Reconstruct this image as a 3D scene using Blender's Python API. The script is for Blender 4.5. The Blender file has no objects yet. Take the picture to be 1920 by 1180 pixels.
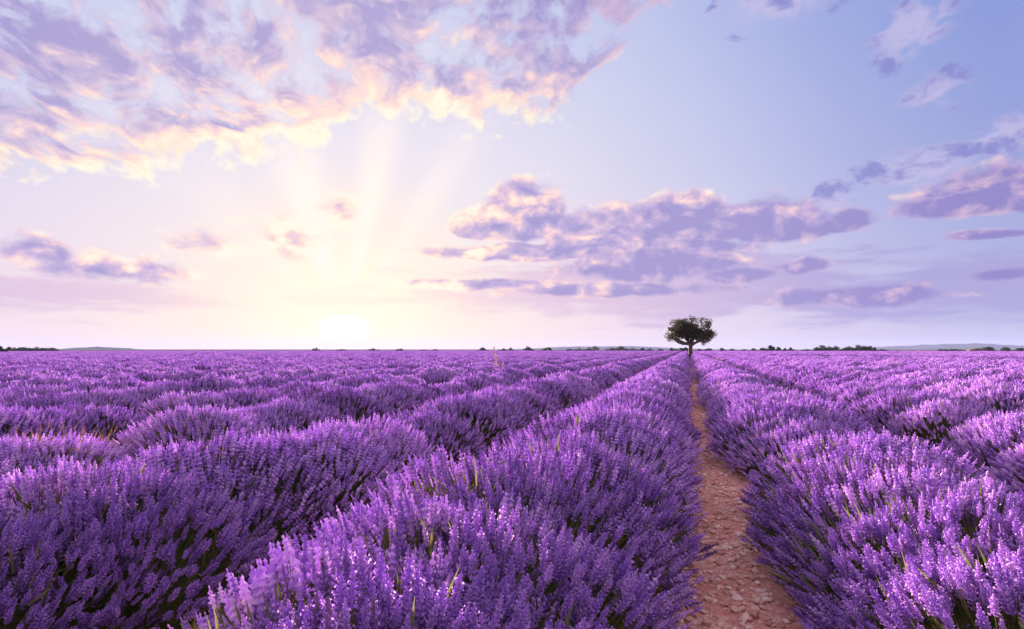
import bpy, math, random
import numpy as np
from mathutils import Vector, Matrix, Quaternion, noise as mnoise
R = math.radians
scene = bpy.context.scene

# ------------------------------------------------------------------ camera
HEADING = 17.45            # camera looks this many degrees left of the row direction (+Y)
EYE = 1.20
cam_data = bpy.data.cameras.new('camera')
cam_data.sensor_width = 36.0
cam_data.lens = 19.69
cam_data.shift_y = 0.0339
cam_data.clip_start = 0.05
cam_data.clip_end = 20000
camera = bpy.data.objects.new('camera', cam_data)
camera.location = (0, 0, EYE)
camera.rotation_euler = (R(90), 0, R(HEADING))
scene.collection.objects.link(camera)
scene.camera = camera

# ------------------------------------------------------------------ view and exposure
vs = scene.view_settings
vs.view_transform = 'Standard'
vs.look = 'None'
vs.gamma = 1.0
vs.use_curve_mapping = False
vs.exposure = 2.65

# ------------------------------------------------------------------ sun
SUN_AZ, SUN_EL = -34.15, 2.1          # degrees; azimuth from +Y, clockwise
sun_dir = Vector((math.sin(R(SUN_AZ)) * math.cos(R(SUN_EL)), math.cos(R(SUN_AZ)) * math.cos(R(SUN_EL)), math.sin(R(SUN_EL))))
sun_data = bpy.data.lights.new('sun', 'SUN')
sun_data.energy = 5.0
sun_data.angle = R(4.0)
sun_data.color = (1.0, 0.74, 0.62)
sun = bpy.data.objects.new('sun', sun_data)
LAMP_EL = 6.0                          # lamp raised above the visible sun so light reaches the row tops
lamp_dir = Vector((math.sin(R(SUN_AZ)) * math.cos(R(LAMP_EL)), math.cos(R(SUN_AZ)) * math.cos(R(LAMP_EL)), math.sin(R(LAMP_EL))))
sun.rotation_euler = lamp_dir.to_track_quat('Z', 'Y').to_euler()
sun.location = (-20, 30, 30)
scene.collection.objects.link(sun)

# ------------------------------------------------------------------ world: evening sky with clouds
def lin(r, g, b):
    f = lambda c: (c / 255) / 12.92 if c / 255 <= 0.04045 else ((c / 255 + 0.055) / 1.055) ** 2.4
    return (f(r), f(g), f(b), 1.0)

class Nodes:
    """small helper that writes node maths as functions"""
    def __init__(self, tree): self.t = tree
    def n(self, kind, **kw):
        nd = self.t.nodes.new(kind)
        for k, v in kw.items(): setattr(nd, k, v)
        return nd
    def put(self, sock, v):
        if isinstance(v, bpy.types.NodeSocket): self.t.links.new(v, sock)
        else: sock.default_value = v
    def m(self, op, a, b=0.0, c=0.0, clamp=False):
        nd = self.n('ShaderNodeMath', operation=op, use_clamp=clamp)
        for i, v in enumerate((a, b, c)): self.put(nd.inputs[i], v)
        return nd.outputs[0]
    def add(self, *a):
        r = a[0]
        for x in a[1:]: r = self.m('ADD', r, x)
        return r
    def mul(self, *a):
        r = a[0]
        for x in a[1:]: r = self.m('MULTIPLY', r, x)
        return r
    def sub(self, a, b): return self.m('SUBTRACT', a, b)
    def div(self, a, b): return self.m('DIVIDE', a, b)
    def mx(self, *a):
        r = a[0]
        for x in a[1:]: r = self.m('MAXIMUM', r, x)
        return r
    def step(self, x, lo, hi, a=0.0, b=1.0, smooth=True):
        nd = self.n('ShaderNodeMapRange', interpolation_type='SMOOTHSTEP' if smooth else 'LINEAR', clamp=True)
        for i, v in enumerate((x, lo, hi, a, b)): self.put(nd.inputs[i], v)
        return nd.outputs[0]
    def mix(self, f, a, b, mode='MIX'):
        nd = self.n('ShaderNodeMix', data_type='RGBA', blend_type=mode)
        self.put(nd.inputs[0], f); self.put(nd.inputs[6], a); self.put(nd.inputs[7], b)
        return nd.outputs[2]
    def ramp(self, x, stops, interp='LINEAR'):
        nd = self.n('ShaderNodeValToRGB'); cr = nd.color_ramp; cr.interpolation = interp
        while len(cr.elements) < len(stops): cr.elements.new(0.5)
        for e, (p, c) in zip(cr.elements, stops): e.position = p; e.color = c
        self.put(nd.inputs[0], x); return nd.outputs[0]
    def curve(self, x, pts):
        nd = self.n('ShaderNodeFloatCurve'); c = nd.mapping.curves[0]
        while len(c.points) < len(pts): c.points.new(0.5, 0.5)
        for p, (a, b) in zip(c.points, pts): p.location = (a, b); p.handle_type = 'AUTO'
        nd.mapping.update()
        self.put(nd.inputs['Value'], x); return nd.outputs[0]
    def vec(self, x, y, z):
        nd = self.n('ShaderNodeCombineXYZ')
        for i, v in enumerate((x, y, z)): self.put(nd.inputs[i], v)
        return nd.outputs[0]
    def vm(self, op, a, b=None, s=None):
        nd = self.n('ShaderNodeVectorMath', operation=op)
        self.put(nd.inputs[0], a)
        if b is not None: self.put(nd.inputs[1], b)
        if s is not None: self.put(nd.inputs['Scale'], s)
        return nd.outputs['Value'] if op in ('DOT_PRODUCT', 'LENGTH', 'DISTANCE') else nd.outputs[0]
    def noise(self, v, scale, detail=4.0, rough=0.5, dist=0.0, lac=2.0, dim='3D', col=False):
        nd = self.n('ShaderNodeTexNoise', noise_dimensions=dim)
        self.put(nd.inputs['Vector'], v)
        nd.inputs['Scale'].default_value = scale; nd.inputs['Detail'].default_value = detail
        nd.inputs['Roughness'].default_value = rough; nd.inputs['Distortion'].default_value = dist
        nd.inputs['Lacunarity'].default_value = lac
        return nd.outputs['Color'] if col else nd.outputs[0]

world = bpy.data.worlds.new('World'); scene.world = world
world.use_nodes = True
wt = world.node_tree; wt.nodes.clear(); W = Nodes(wt)
D = W.n('ShaderNodeTexCoord').outputs['Generated']
sep = W.n('ShaderNodeSeparateXYZ'); W.put(sep.inputs[0], D)
dx, dy, dz = sep.outputs
az = W.add(W.mul(W.m('ARCTAN2', dx, dy), 57.2958), HEADING)      # 0 = straight ahead
el = W.mul(W.m('ARCSINE', dz), 57.2958)
cosv = W.vm('DOT_PRODUCT', D, tuple(sun_dir))
theta = W.mul(W.m('ARCCOSINE', W.m('MINIMUM', cosv, 0.99999)), 57.2958)   # degrees from the sun

# clear air: bright and cream about the sun, paling through pink to blue
air = W.ramp(W.div(theta, 180.0), [
    (0.000, lin(255, 247, 222)), (0.022, lin(255, 245, 220)), (0.036, lin(253, 240, 220)), (0.058, lin(245, 231, 228)),
    (0.088, lin(229, 226, 240)), (0.150, lin(209, 213, 237)), (0.22, lin(181, 191, 228)), (0.275, lin(148, 165, 219)),
    (0.33, lin(122, 144, 210)), (0.45, lin(134, 152, 212)), (0.62, lin(168, 170, 216)), (0.8, lin(206, 192, 222)), (1.0, lin(222, 200, 222))])
low = W.ramp(W.div(theta, 180.0), [
    (0.0, lin(254, 243, 216)), (0.035, lin(253, 239, 216)), (0.08, lin(250, 229, 216)), (0.14, lin(244, 218, 222)),
    (0.22, lin(226, 209, 228)), (0.32, lin(194, 188, 219)), (0.6, lin(196, 184, 218)), (0.8, lin(222, 194, 216)), (1.0, lin(232, 200, 214))])
lowf = W.m('POWER', 2.718, W.mul(W.m('MAXIMUM', el, 0.0), -0.075))
sky = W.mix(lowf, air, low)

# shafts of light fanning up from the sun
tsep_x = W.sub(az, SUN_AZ + HEADING); tsep_y = W.sub(el, SUN_EL)
ang = W.mul(W.m('ARCTAN2', tsep_x, W.mx(tsep_y, 0.01)), 57.2958)          # 0 = straight up
shaft = W.mx(W.mul(W.step(W.m('ABSOLUTE', W.sub(ang, -16.0)), 13.0, 1.5), 1.0),
             W.mul(W.step(W.m('ABSOLUTE', W.sub(ang, 11.0)), 9.5, 1.0), 0.95),
             W.mul(W.step(W.m('ABSOLUTE', W.sub(ang, 33.0)), 8.0, 0.5), 0.6),
             W.mul(W.step(W.m('ABSOLUTE', W.sub(ang, -44.0)), 12.0, 1.0), 0.25))
shaft = W.mul(shaft, W.step(theta, 32.0, 10.0), W.step(theta, 2.0, 7.0), W.step(tsep_y, 0.5, 4.0))
sky = W.mix(W.mul(shaft, 0.95), sky, lin(255, 241, 234))

# ---- high broken deck (altocumulus), laid out on a level sheet far above the field
BASE = sky
inv = W.div(1.0, W.add(W.mx(dz, 0.0), 0.10))
sunward = Vector((sun_dir.x, sun_dir.y, 0)).normalized()
along = W.add(W.mul(dx, sunward.x), W.mul(dy, sunward.y)); lateral = W.sub(W.mul(dx, sunward.y), W.mul(dy, sunward.x))
P = W.vec(W.mul(lateral, inv), W.mul(along, inv, 0.64), 0.0)         # streets drawn out towards the sun
edge = W.curve(W.step(az, -180.0, 180.0, smooth=False), [
    (0.0, 0.45), (0.20, 0.42), (0.34, 0.32), (0.383, 0.275), (0.42, 0.32), (0.440, 0.37), (0.455, 0.44), (0.48, 0.46), (0.505, 0.47), (0.52, 0.54), (0.545, 0.68), (0.60, 0.84), (0.70, 0.66), (1.0, 0.45)])
above = W.sub(el, W.mul(edge, 45.0))
warp = W.vm('SCALE', W.vm('SUBTRACT', W.noise(P, 3.0, 2, 0.5, dim='2D', col=True), (0.5, 0.5, 0.5)), s=0.24)
PW = W.vm('ADD', P, warp)
def deck_den(p): return W.noise(p, 6.6, 5, 0.56, dim='2D')
puff = W.mul(W.sub(W.noise(W.vm('ADD', D, W.vm('SCALE', warp, s=0.06)), 26.0, 5, 0.58), 0.5), 0.95)
dA = W.add(deck_den(PW), puff); dB = W.add(deck_den(W.vm('ADD', PW, (0.0, 0.045, 0.0))), W.mul(puff, 0.4))
envA = W.step(above, -3.0, 3.0, -0.45, 0.10)
denA = W.add(dA, envA)
covA = W.step(denA, 0.40, 0.66)
thickA = W.step(denA, 0.50, 0.76)
nearA = W.step(theta, 38.0, 12.0)
edgeglow = W.step(above, 9.0, -1.0)
lightA = W.add(W.mul(W.sub(dA, dB), 2.2), W.mul(edgeglow, W.add(W.mul(nearA, 0.50), 0.36)), W.mul(nearA, 0.40), W.mul(thickA, -0.36), 0.18)
lightA = W.m('MAXIMUM', W.m('MINIMUM', lightA, 1.0), 0.0)
colA = W.ramp(lightA, [(0.0, lin(170, 157, 206)), (0.20, lin(190, 174, 211)), (0.40, lin(220, 194, 214)),
                       (0.58, lin(248, 213, 209)), (0.78, lin(255, 230, 208)), (1.0, lin(255, 246, 222))])
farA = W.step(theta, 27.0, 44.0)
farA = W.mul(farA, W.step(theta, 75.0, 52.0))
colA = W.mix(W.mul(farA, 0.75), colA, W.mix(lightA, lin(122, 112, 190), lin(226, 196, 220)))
colA = W.mix(W.mul(W.step(theta, 52.0, 100.0), 0.9), colA, W.mix(lightA, (1.15, 0.86, 0.94, 1.0), (1.45, 1.24, 1.18, 1.0)))   # clouds overhead and behind the camera brightened past white to light the field
veil = W.mul(W.step(denA, 0.26, 0.48), W.step(above, -3.0, 5.0), 0.6)
deck = W.mix(veil, BASE, W.mix(nearA, lin(190, 194, 228), lin(228, 220, 238)))
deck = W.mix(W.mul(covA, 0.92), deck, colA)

# ---- heaps and long bars nearer the horizon
Q = W.vm('MULTIPLY', D, (1.0, 1.0, 1.5))
qwarp = W.vm('SCALE', W.vm('SUBTRACT', W.noise(Q, 8.0, 2, 0.5, col=True), (0.5, 0.5, 0.5)), s=0.05)
QW = W.vm('ADD', Q, qwarp)
qs = W.n('ShaderNodeSeparateXYZ'); W.put(qs.inputs[0], qwarp)
azw = W.add(az, W.mul(qs.outputs[0], 60.0)); elw = W.add(el, W.mul(qs.outputs[2], 26.0))
def ell(a, e, ra, re, flat=1.0, k=1.0):
    """soft envelope of one cloud; flat > 1 levels its base"""
    x = W.m('MULTIPLY_ADD', azw, 1 / ra, -a / ra); y = W.sub(elw, e)
    y = W.m('MULTIPLY_ADD', W.m('MINIMUM', y, 0.0), (flat - 1) / re, W.mul(y, 1 / re))
    r = W.m('SQRT', W.m('MULTIPLY_ADD', x, x, W.mul(y, y)))
    return W.m('MULTIPLY_ADD', r, -k, k)
heap_env = W.mx(
    ell(1.8, 12.4, 5.6, 5.0, 3.0, 1.2), ell(-3.2, 12.2, 3.4, 2.6, 2.2), ell(10.5, 11.0, 9.5, 4.2, 3.0, 1.2), ell(17.0, 11.4, 6.5, 4.4, 3.0, 1.2), ell(24.5, 10.8, 6.8, 3.8, 2.8, 1.1),
    ell(8.0, 9.8, 21.0, 1.5, 1.6, 1.35), ell(13.0, 8.2, 11.0, 2.2, 1.2, 0.9), ell(-4.0, 6.6, 10.0, 0.9, 1.2, 0.9), ell(9.0, 5.9, 14.0, 1.1, 1.2, 0.8),
    ell(42.0, 11.2, 8.5, 3.6, 3.2, 1.1), ell(31.0, 10.8, 2.6, 1.6, 1.6),
    ell(-16.7, 13.2, 3.2, 2.9, 1.2, 0.54), ell(-22.5, 10.2, 5.0, 2.8, 1.2, 0.46), ell(-40.5, 7.6, 5.0, 1.7, 1.7, 0.46),
    ell(-35.0, 6.6, 8.0, 1.4, 1.2, 0.38), ell(-28.0, 9.4, 4.0, 1.8, 1.4, 0.44), ell(27.5, 7.4, 3.0, 1.0, 1.2, 0.75), ell(22.0, 6.9, 4.4, 1.0, 1.2, 0.8),
    ell(31.0, 4.6, 9.0, 1.3, 1.2, 0.8), ell(41.0, 5.6, 2.6, 0.9, 1.2, 0.8), ell(41.0, 8.9, 3.4, 0.5, 1.2, 0.8),
    ell(100.0, 10.0, 30.0, 5.0, 2.2), ell(-110.0, 9.0, 34.0, 5.0, 2.2), ell(165.0, 11.0, 16.0, 4.0, 2.2))
def heap_den(q): return W.noise(q, 19.0, 5, 0.56)
hA = heap_den(QW); hB = heap_den(W.vm('ADD', QW, (-0.010, -0.003, 0.026)))
denH = W.add(W.mul(hA, 1.30), W.mul(W.mx(heap_env, -1.2), 1.0), -0.02)
covH = W.step(denH, 0.62, 0.98)
rimH = W.step(denH, 1.02, 0.72)
near = W.step(theta, 40.0, 8.0)
lightH = W.add(W.mul(W.sub(hA, hB), 2.6), W.mul(rimH, 0.30), W.mul(near, 0.50), W.mul(W.step(theta, 18.0, 7.0), 0.30), W.step(el, 8.0, 15.0, -0.06, 0.14), 0.04)
lightH = W.m('MAXIMUM', W.m('MINIMUM', lightH, 1.0), 0.0)
colH = W.ramp(lightH, [(0.0, lin(158, 146, 202)), (0.25, lin(180, 163, 209)), (0.48, lin(208, 182, 214)),
                       (0.68, lin(243, 206, 210)), (0.85, lin(255, 226, 210)), (1.0, lin(255, 242, 224))])
farH = W.step(theta, 34.0, 62.0)
colH = W.mix(W.mul(farH, 0.6), colH, W.mix(lightH, lin(128, 116, 188), lin(252, 208, 206)))
B = W.vm('MULTIPLY', D, (1.0, 1.0, 6.5))
bn = W.noise(W.vm('ADD', B, qwarp), 7.0, 4, 0.58)
bar_env = W.mx(ell(14.0, 5.9, 25.0, 3.6, 1.0, 1.25), ell(-42.0, 4.4, 16.0, 1.9), ell(-14.0, 4.6, 9.0, 0.7), ell(40.0, 5.0, 20.0, 2.8, 1.0, 1.2), ell(150.0, 5.0, 40.0, 2.6), ell(-120.0, 5.0, 40.0, 2.6))
covB = W.step(W.add(bn, W.mul(W.mx(bar_env, -1.0), 0.36)), 0.45, 0.70)
colB = W.mix(W.step(theta, 54.0, 18.0), lin(166, 158, 210), W.mix(W.step(theta, 22.0, 3.0), lin(222, 192, 216), lin(255, 228, 214)))
lowsky = W.mix(W.mul(covB, 0.90), BASE, colB)
lowsky = W.mix(W.mul(covH, 0.95), lowsky, colH)
scr_env = W.mx(ell(36.0, 14.6, 4.4, 2.4), ell(30.0, 13.2, 2.0, 2.2), ell(41.5, 16.0, 3.0, 1.6), ell(35.5, 25.0, 3.6, 2.4), ell(25.0, 29.5, 6.0, 2.6), ell(37.0, 20.0, 2.6, 1.6, 1.0, 0.8))
sn = W.noise(QW, 21.0, 4, 0.58)
covS = W.step(W.add(sn, W.mul(W.mx(scr_env, -1.0), 0.34)), 0.50, 0.70)
lowsky = W.mix(W.mul(covS, 0.80), lowsky, W.mix(W.step(sn, 0.46, 0.66), lin(192, 184, 222), lin(134, 132, 200)))
# glare about the sun itself
halo = W.m('POWER', 2.718, W.mul(theta, -0.27))
lowsky = W.mix(W.mul(halo, 0.75), lowsky, (0.98, 0.90, 0.76, 1.0))
flat = W.m('SQRT', W.add(W.mul(tsep_x, tsep_x, 0.45), W.mul(tsep_y, tsep_y, 1.7)))
lowsky = W.mix(W.step(flat, 1.9, 0.0), lowsky, (3.0, 2.9, 2.7, 1.0))

def background(c, s):
    b = W.n('ShaderNodeBackground'); W.put(b.inputs[0], c); b.inputs[1].default_value = s
    return b.outputs[0]
def mixsh(f, a, b):
    n = W.n('ShaderNodeMixShader'); W.put(n.inputs[0], f); wt.links.new(a, n.inputs[1]); wt.links.new(b, n.inputs[2])
    return n.outputs[0]
SKY = 0.170
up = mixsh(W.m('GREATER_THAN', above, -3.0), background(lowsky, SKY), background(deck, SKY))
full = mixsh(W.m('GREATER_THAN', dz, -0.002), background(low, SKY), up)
nish = W.n('ShaderNodeTexSky', sky_type='NISHITA')
nish.sun_disc = False
nish.sun_elevation = R(LAMP_EL); nish.sun_rotation = R(SUN_AZ)
addw = W.n('ShaderNodeAddShader'); wt.links.new(background(nish.outputs[0], 0.0003), addw.inputs[0]); wt.links.new(full, addw.inputs[1])
wo = W.n('ShaderNodeOutputWorld'); wt.links.new(addw.outputs[0], wo.inputs[0])
world.cycles.sampling_method = 'MANUAL'
world.cycles.sample_map_resolution = 512

# ------------------------------------------------------------------ render settings
cy = scene.cycles
cy.max_bounces = 5; cy.diffuse_bounces = 3; cy.glossy_bounces = 1; cy.transmission_bounces = 4
cy.transparent_max_bounces = 4; cy.volume_bounces = 0
cy.use_denoising = True
cy.caustics_reflective = False; cy.caustics_refractive = False

# ------------------------------------------------------------------ helpers
rng = np.random.default_rng(7)
random.seed(7)
col = scene.collection

def tag(o, label=None, cat=None, group=None, kind=None):
    if label: o['label'] = label
    if cat: o['category'] = cat
    if group: o['group'] = group
    if kind: o['kind'] = kind
    return o

def link(name, data, parent=None, loc=(0, 0, 0), rot=(0, 0, 0), scale=(1, 1, 1)):
    o = bpy.data.objects.new(name, data)
    o.location = loc; o.rotation_euler = rot; o.scale = scale
    if parent: o.parent = parent
    col.objects.link(o)
    return o

def mesh(name, V, F, mats, tint=None, mat_index=None, smooth=False):
    """V (n,3); F (m,3) or (m,4) int array"""
    V = np.ascontiguousarray(V, dtype=np.float32); F = np.ascontiguousarray(F, dtype=np.int32)
    me = bpy.data.meshes.new(name)
    k = F.shape[1]
    me.vertices.add(len(V)); me.vertices.foreach_set('co', V.ravel())
    me.loops.add(F.size); me.loops.foreach_set('vertex_index', F.ravel())
    me.polygons.add(len(F)); me.polygons.foreach_set('loop_start', np.arange(0, F.size, k, dtype=np.int32))
    for m in (mats if isinstance(mats, (list, tuple)) else [mats]): me.materials.append(m)
    if mat_index is not None: me.polygons.foreach_set('material_index', np.asarray(mat_index, dtype=np.int32))
    me.polygons.foreach_set('use_smooth', np.full(len(F), smooth, dtype=bool))
    if tint is not None:
        a = me.attributes.new('tint', 'FLOAT', 'POINT'); a.data.foreach_set('value', np.ascontiguousarray(tint, dtype=np.float32))
    me.update(calc_edges=True); me.validate()
    return me

def stamp(template, mats3, pos, tint_off=None, tint_gain=1.0):
    """copies of a template (V, F, T) under n matrices (n,3,3) and n positions"""
    V, F, T = template
    n = len(pos)
    VV = np.einsum('nij,vj->nvi', mats3, V) + pos[:, None, :]
    FF = F[None] + (np.arange(n) * len(V))[:, None, None]
    TT = np.repeat(T[None] * tint_gain, n, 0)
    if tint_off is not None: TT = TT + tint_off[:, None]
    return VV.reshape(-1, 3), FF.reshape(-1, F.shape[1]), np.clip(TT.reshape(-1), 0, 1)

def join(parts):
    Vs, Fs, Ts, o = [], [], [], 0
    for V, F, T in parts:
        Vs.append(V); Fs.append(F + o); Ts.append(T); o += len(V)
    return np.concatenate(Vs), np.concatenate(Fs), np.concatenate(Ts)

def frames(d, roll):
    """rotation matrices whose third column is d"""
    d = d / np.linalg.norm(d, axis=1, keepdims=True)
    ref = np.where(np.abs(d[:, 2:3]) > 0.95, np.array([[1.0, 0, 0]]), np.array([[0, 0, 1.0]]))
    x = np.cross(ref, d); x /= np.linalg.norm(x, axis=1, keepdims=True)
    y = np.cross(d, x)
    c, s = np.cos(roll)[:, None], np.sin(roll)[:, None]
    return np.stack([x * c + y * s, y * c - x * s, d], axis=2)

def tube(points, radii, sides=6, cap=True):
    """tapered tube through points -> V, F (tris)"""
    P = np.asarray(points, float); n = len(P)
    t = np.gradient(P, axis=0)
    M = frames(t, np.zeros(n))
    a = np.linspace(0, 2 * np.pi, sides, endpoint=False)
    ring = np.stack([np.cos(a), np.sin(a), np.zeros(sides)], 1)
    V = (np.einsum('nij,vj->nvi', M, ring) * np.asarray(radii)[:, None, None] + P[:, None]).reshape(-1, 3)
    F = []
    for i in range(n - 1):
        for j in range(sides):
            p, q = i * sides + j, i * sides + (j + 1) % sides
            F += [(p, q, q + sides), (p, q + sides, p + sides)]
    if cap:
        V = np.vstack([V, P[-1] + t[-1] * 0.02])
        e = len(V) - 1
        for j in range(sides): F.append(((n - 1) * sides + j, (n - 1) * sides + (j + 1) % sides, e))
    return V, np.array(F)

_ico = {}
def ico(sub):
    if sub not in _ico:
        import bmesh
        bm = bmesh.new(); bmesh.ops.create_icosphere(bm, subdivisions=sub, radius=1.0)
        V = np.array([v.co[:] for v in bm.verts]); F = np.array([[v.index for v in f.verts] for f in bm.faces]); bm.free()
        _ico[sub] = (V, F)
    return _ico[sub]

def lump(V, amp, freq, seed):
    """radial noise on unit vectors"""
    s = Vector((seed * 3.1, seed * 1.7, seed * 2.3))
    k = np.array([1 + amp * mnoise.fractal(Vector(v) * freq + s, 0.6, 2.0, 3) for v in V])
    return V * k[:, None]

ORD = ['', 'first', 'second', 'third', 'fourth', 'fifth', 'sixth', 'seventh', 'eighth', 'ninth', 'tenth', 'eleventh', 'twelfth', 'thirteenth',
       'fourteenth', 'fifteenth', 'sixteenth', 'seventeenth', 'eighteenth', 'nineteenth', 'twentieth']
def ordinal(n):
    tens = {2: 'twenty', 3: 'thirty', 4: 'forty', 5: 'fifty'}
    if n <= 20: return ORD[n]
    t, u = divmod(n, 10)
    return tens[t] + ('-' + ORD[u] if u else '') if u else tens[t][:-1] + 'ieth'

# ------------------------------------------------------------------ materials
def material(name):
    m = bpy.data.materials.new(name); m.use_nodes = True
    t = m.node_tree; t.nodes.clear()
    return m, t, Nodes(t)

def leafy(name, colour_fn, trans=0.4, gloss=0.0):
    m, t, N = material(name)
    c = colour_fn(N)
    d = N.n('ShaderNodeBsdfDiffuse'); N.put(d.inputs[0], c)
    tr = N.n('ShaderNodeBsdfTranslucent'); N.put(tr.inputs[0], c)
    mx = N.n('ShaderNodeMixShader'); mx.inputs[0].default_value = trans
    t.links.new(d.outputs[0], mx.inputs[1]); t.links.new(tr.outputs[0], mx.inputs[2])
    o = N.n('ShaderNodeOutputMaterial'); t.links.new(mx.outputs[0], o.inputs[0])
    return m

def tint_attr(N): return N.n('ShaderNodeAttribute', attribute_name='tint').outputs['Fac']

def flower_colour(N):
    t = tint_attr(N)
    info = N.n('ShaderNodeObjectInfo')
    t = N.add(t, N.mul(N.sub(info.outputs['Random'], 0.5), 0.26))
    geo = N.n('ShaderNodeNewGeometry')
    patch = N.noise(geo.outputs['Position'], 0.55, 2, 0.5)
    t = N.add(t, N.mul(N.sub(patch, 0.5), 0.5))
    return N.ramp(t, [(0.0, (0.24, 0.15, 0.26, 1)), (0.05, (0.33, 0.165, 0.62, 1)), (0.3, (0.55, 0.315, 0.78, 1)), (0.6, (0.73, 0.49, 0.86, 1)), (0.85, (0.80, 0.62, 0.90, 1)), (1.0, (0.87, 0.74, 0.93, 1))])
M_flower = leafy('lavender_flower', flower_colour, 0.38)
M_stem = leafy('lavender_stem', lambda N: N.ramp(tint_attr(N), [(0, (0.10, 0.125, 0.035, 1)), (0.55, (0.20, 0.22, 0.065, 1)), (0.85, (0.30, 0.28, 0.10, 1)), (1, (0.46, 0.33, 0.17, 1))]), 0.35)
M_leaf = leafy('lavender_leaf', lambda N: N.ramp(tint_attr(N), [(0, (0.065, 0.075, 0.03, 1)), (0.6, (0.13, 0.145, 0.05, 1)), (1, (0.21, 0.21, 0.08, 1))]), 0.3)
M_straw = leafy('dry_straw', lambda N: N.ramp(tint_attr(N), [(0, (0.26, 0.16, 0.13, 1)), (1, (0.50, 0.33, 0.28, 1))]), 0.4)
M_cream = leafy('cream_blossom', lambda N: N.ramp(tint_attr(N), [(0, (0.55, 0.42, 0.36, 1)), (1, (0.80, 0.70, 0.62, 1))]), 0.4)
M_tree = leafy('tree_leaf', lambda N: N.ramp(tint_attr(N), [(0, (0.022, 0.024, 0.010, 1)), (0.6, (0.05, 0.05, 0.018, 1)), (1, (0.10, 0.085, 0.03, 1))]), 0.3)
M_shrub = leafy('horizon_leaf', lambda N: N.ramp(tint_attr(N), [(0, (0.035, 0.045, 0.025, 1)), (1, (0.09, 0.095, 0.045, 1))]), 0.25)

def bark(name, a, b):
    m, t, N = material(name)
    p = N.n('ShaderNodeTexCoord').outputs['Object']
    n = N.noise(N.vm('MULTIPLY', p, (6, 6, 1.2)), 3.0, 4, 0.6)
    bs = N.n('ShaderNodeBsdfPrincipled'); bs.inputs['Roughness'].default_value = 0.95
    N.put(bs.inputs['Base Color'], N.mix(n, a, b))
    bp = N.n('ShaderNodeBump'); bp.inputs['Strength'].default_value = 0.6; N.put(bp.inputs['Height'], n); t.links.new(bp.outputs[0], bs.inputs['Normal'])
    o = N.n('ShaderNodeOutputMaterial'); t.links.new(bs.outputs[0], o.inputs[0])
    return m
M_bark = bark('tree_bark', (0.045, 0.03, 0.022, 1), (0.12, 0.085, 0.06, 1))

def soil(name, stony):
    m, t, N = material(name)
    p = N.n('ShaderNodeTexCoord').outputs['Object']
    n1 = N.noise(p, 0.8, 4, 0.6); n2 = N.noise(p, 18.0, 5, 0.65); n3 = N.noise(p, 90.0, 3, 0.6)
    c = N.mix(n1, (0.56, 0.215, 0.165, 1), (0.73, 0.345, 0.285, 1))
    c = N.mix(N.step(n2, 0.42, 0.72), c, (0.76, 0.50, 0.42, 1))
    c = N.mix(N.mul(N.step(n3, 0.55, 0.75), 0.5), c, (0.17, 0.075, 0.055, 1))
    bs = N.n('ShaderNodeBsdfPrincipled'); bs.inputs['Roughness'].default_value = 1.0; bs.inputs['Specular IOR Level'].default_value = 0.1
    N.put(bs.inputs['Base Color'], c)
    bp = N.n('ShaderNodeBump'); bp.inputs['Strength'].default_value = 0.9; bp.inputs['Distance'].default_value = 0.03
    N.put(bp.inputs['Height'], N.add(n2, N.mul(n3, 0.4))); t.links.new(bp.outputs[0], bs.inputs['Normal'])
    o = N.n('ShaderNodeOutputMaterial'); t.links.new(bs.outputs[0], o.inputs[0])
    return m
M_soil = soil('red_soil', 0.0)

def stone_mat():
    m, t, N = material('pebble')
    info = N.n('ShaderNodeObjectInfo').outputs['Random']
    t_ = N.m('FRACT', N.add(tint_attr(N), N.mul(info, 3.7)))
    p = N.n('ShaderNodeTexCoord').outputs['Object']
    n = N.noise(p, 2.2, 4, 0.6)
    c = N.ramp(t_, [(0, (0.46, 0.23, 0.18, 1)), (0.4, (0.66, 0.39, 0.32, 1)), (0.72, (0.76, 0.52, 0.44, 1)), (0.9, (0.80, 0.62, 0.54, 1)), (1, (0.82, 0.72, 0.65, 1))])
    c = N.mix(N.mul(n, 0.35), c, (0.36, 0.17, 0.13, 1))
    bs = N.n('ShaderNodeBsdfPrincipled'); bs.inputs['Roughness'].default_value = 0.85; N.put(bs.inputs['Base Color'], c)
    bp = N.n('ShaderNodeBump'); bp.inputs['Strength'].default_value = 0.4; N.put(bp.inputs['Height'], n); t.links.new(bp.outputs[0], bs.inputs['Normal'])
    o = N.n('ShaderNodeOutputMaterial'); t.links.new(bs.outputs[0], o.inputs[0])
    return m
M_stone = stone_mat()

def hill_mat():
    m, t, N = material('hill_ground')
    p = N.n('ShaderNodeTexCoord').outputs['Object']
    bs = N.n('ShaderNodeBsdfDiffuse'); N.put(bs.inputs[0], N.mix(N.noise(p, 0.01, 4, 0.6), (0.06, 0.075, 0.05, 1), (0.13, 0.12, 0.09, 1)))
    o = N.n('ShaderNodeOutputMaterial'); t.links.new(bs.outputs[0], o.inputs[0])
    return m
M_hill = hill_mat()

# ------------------------------------------------------------------ where a thing stands, from bearing and distance
FWD = np.array([-math.sin(R(HEADING)), math.cos(R(HEADING))]); RGT = np.array([math.cos(R(HEADING)), math.sin(R(HEADING))])
def ground_at(slope, depth):
    """slope = sideways metres per metre ahead"""
    p = FWD * depth + RGT * slope * depth
    return float(p[0]), float(p[1])
def view(x, y):
    return x * RGT[0] + y * RGT[1], x * FWD[0] + y * FWD[1]      # sideways, ahead

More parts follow.
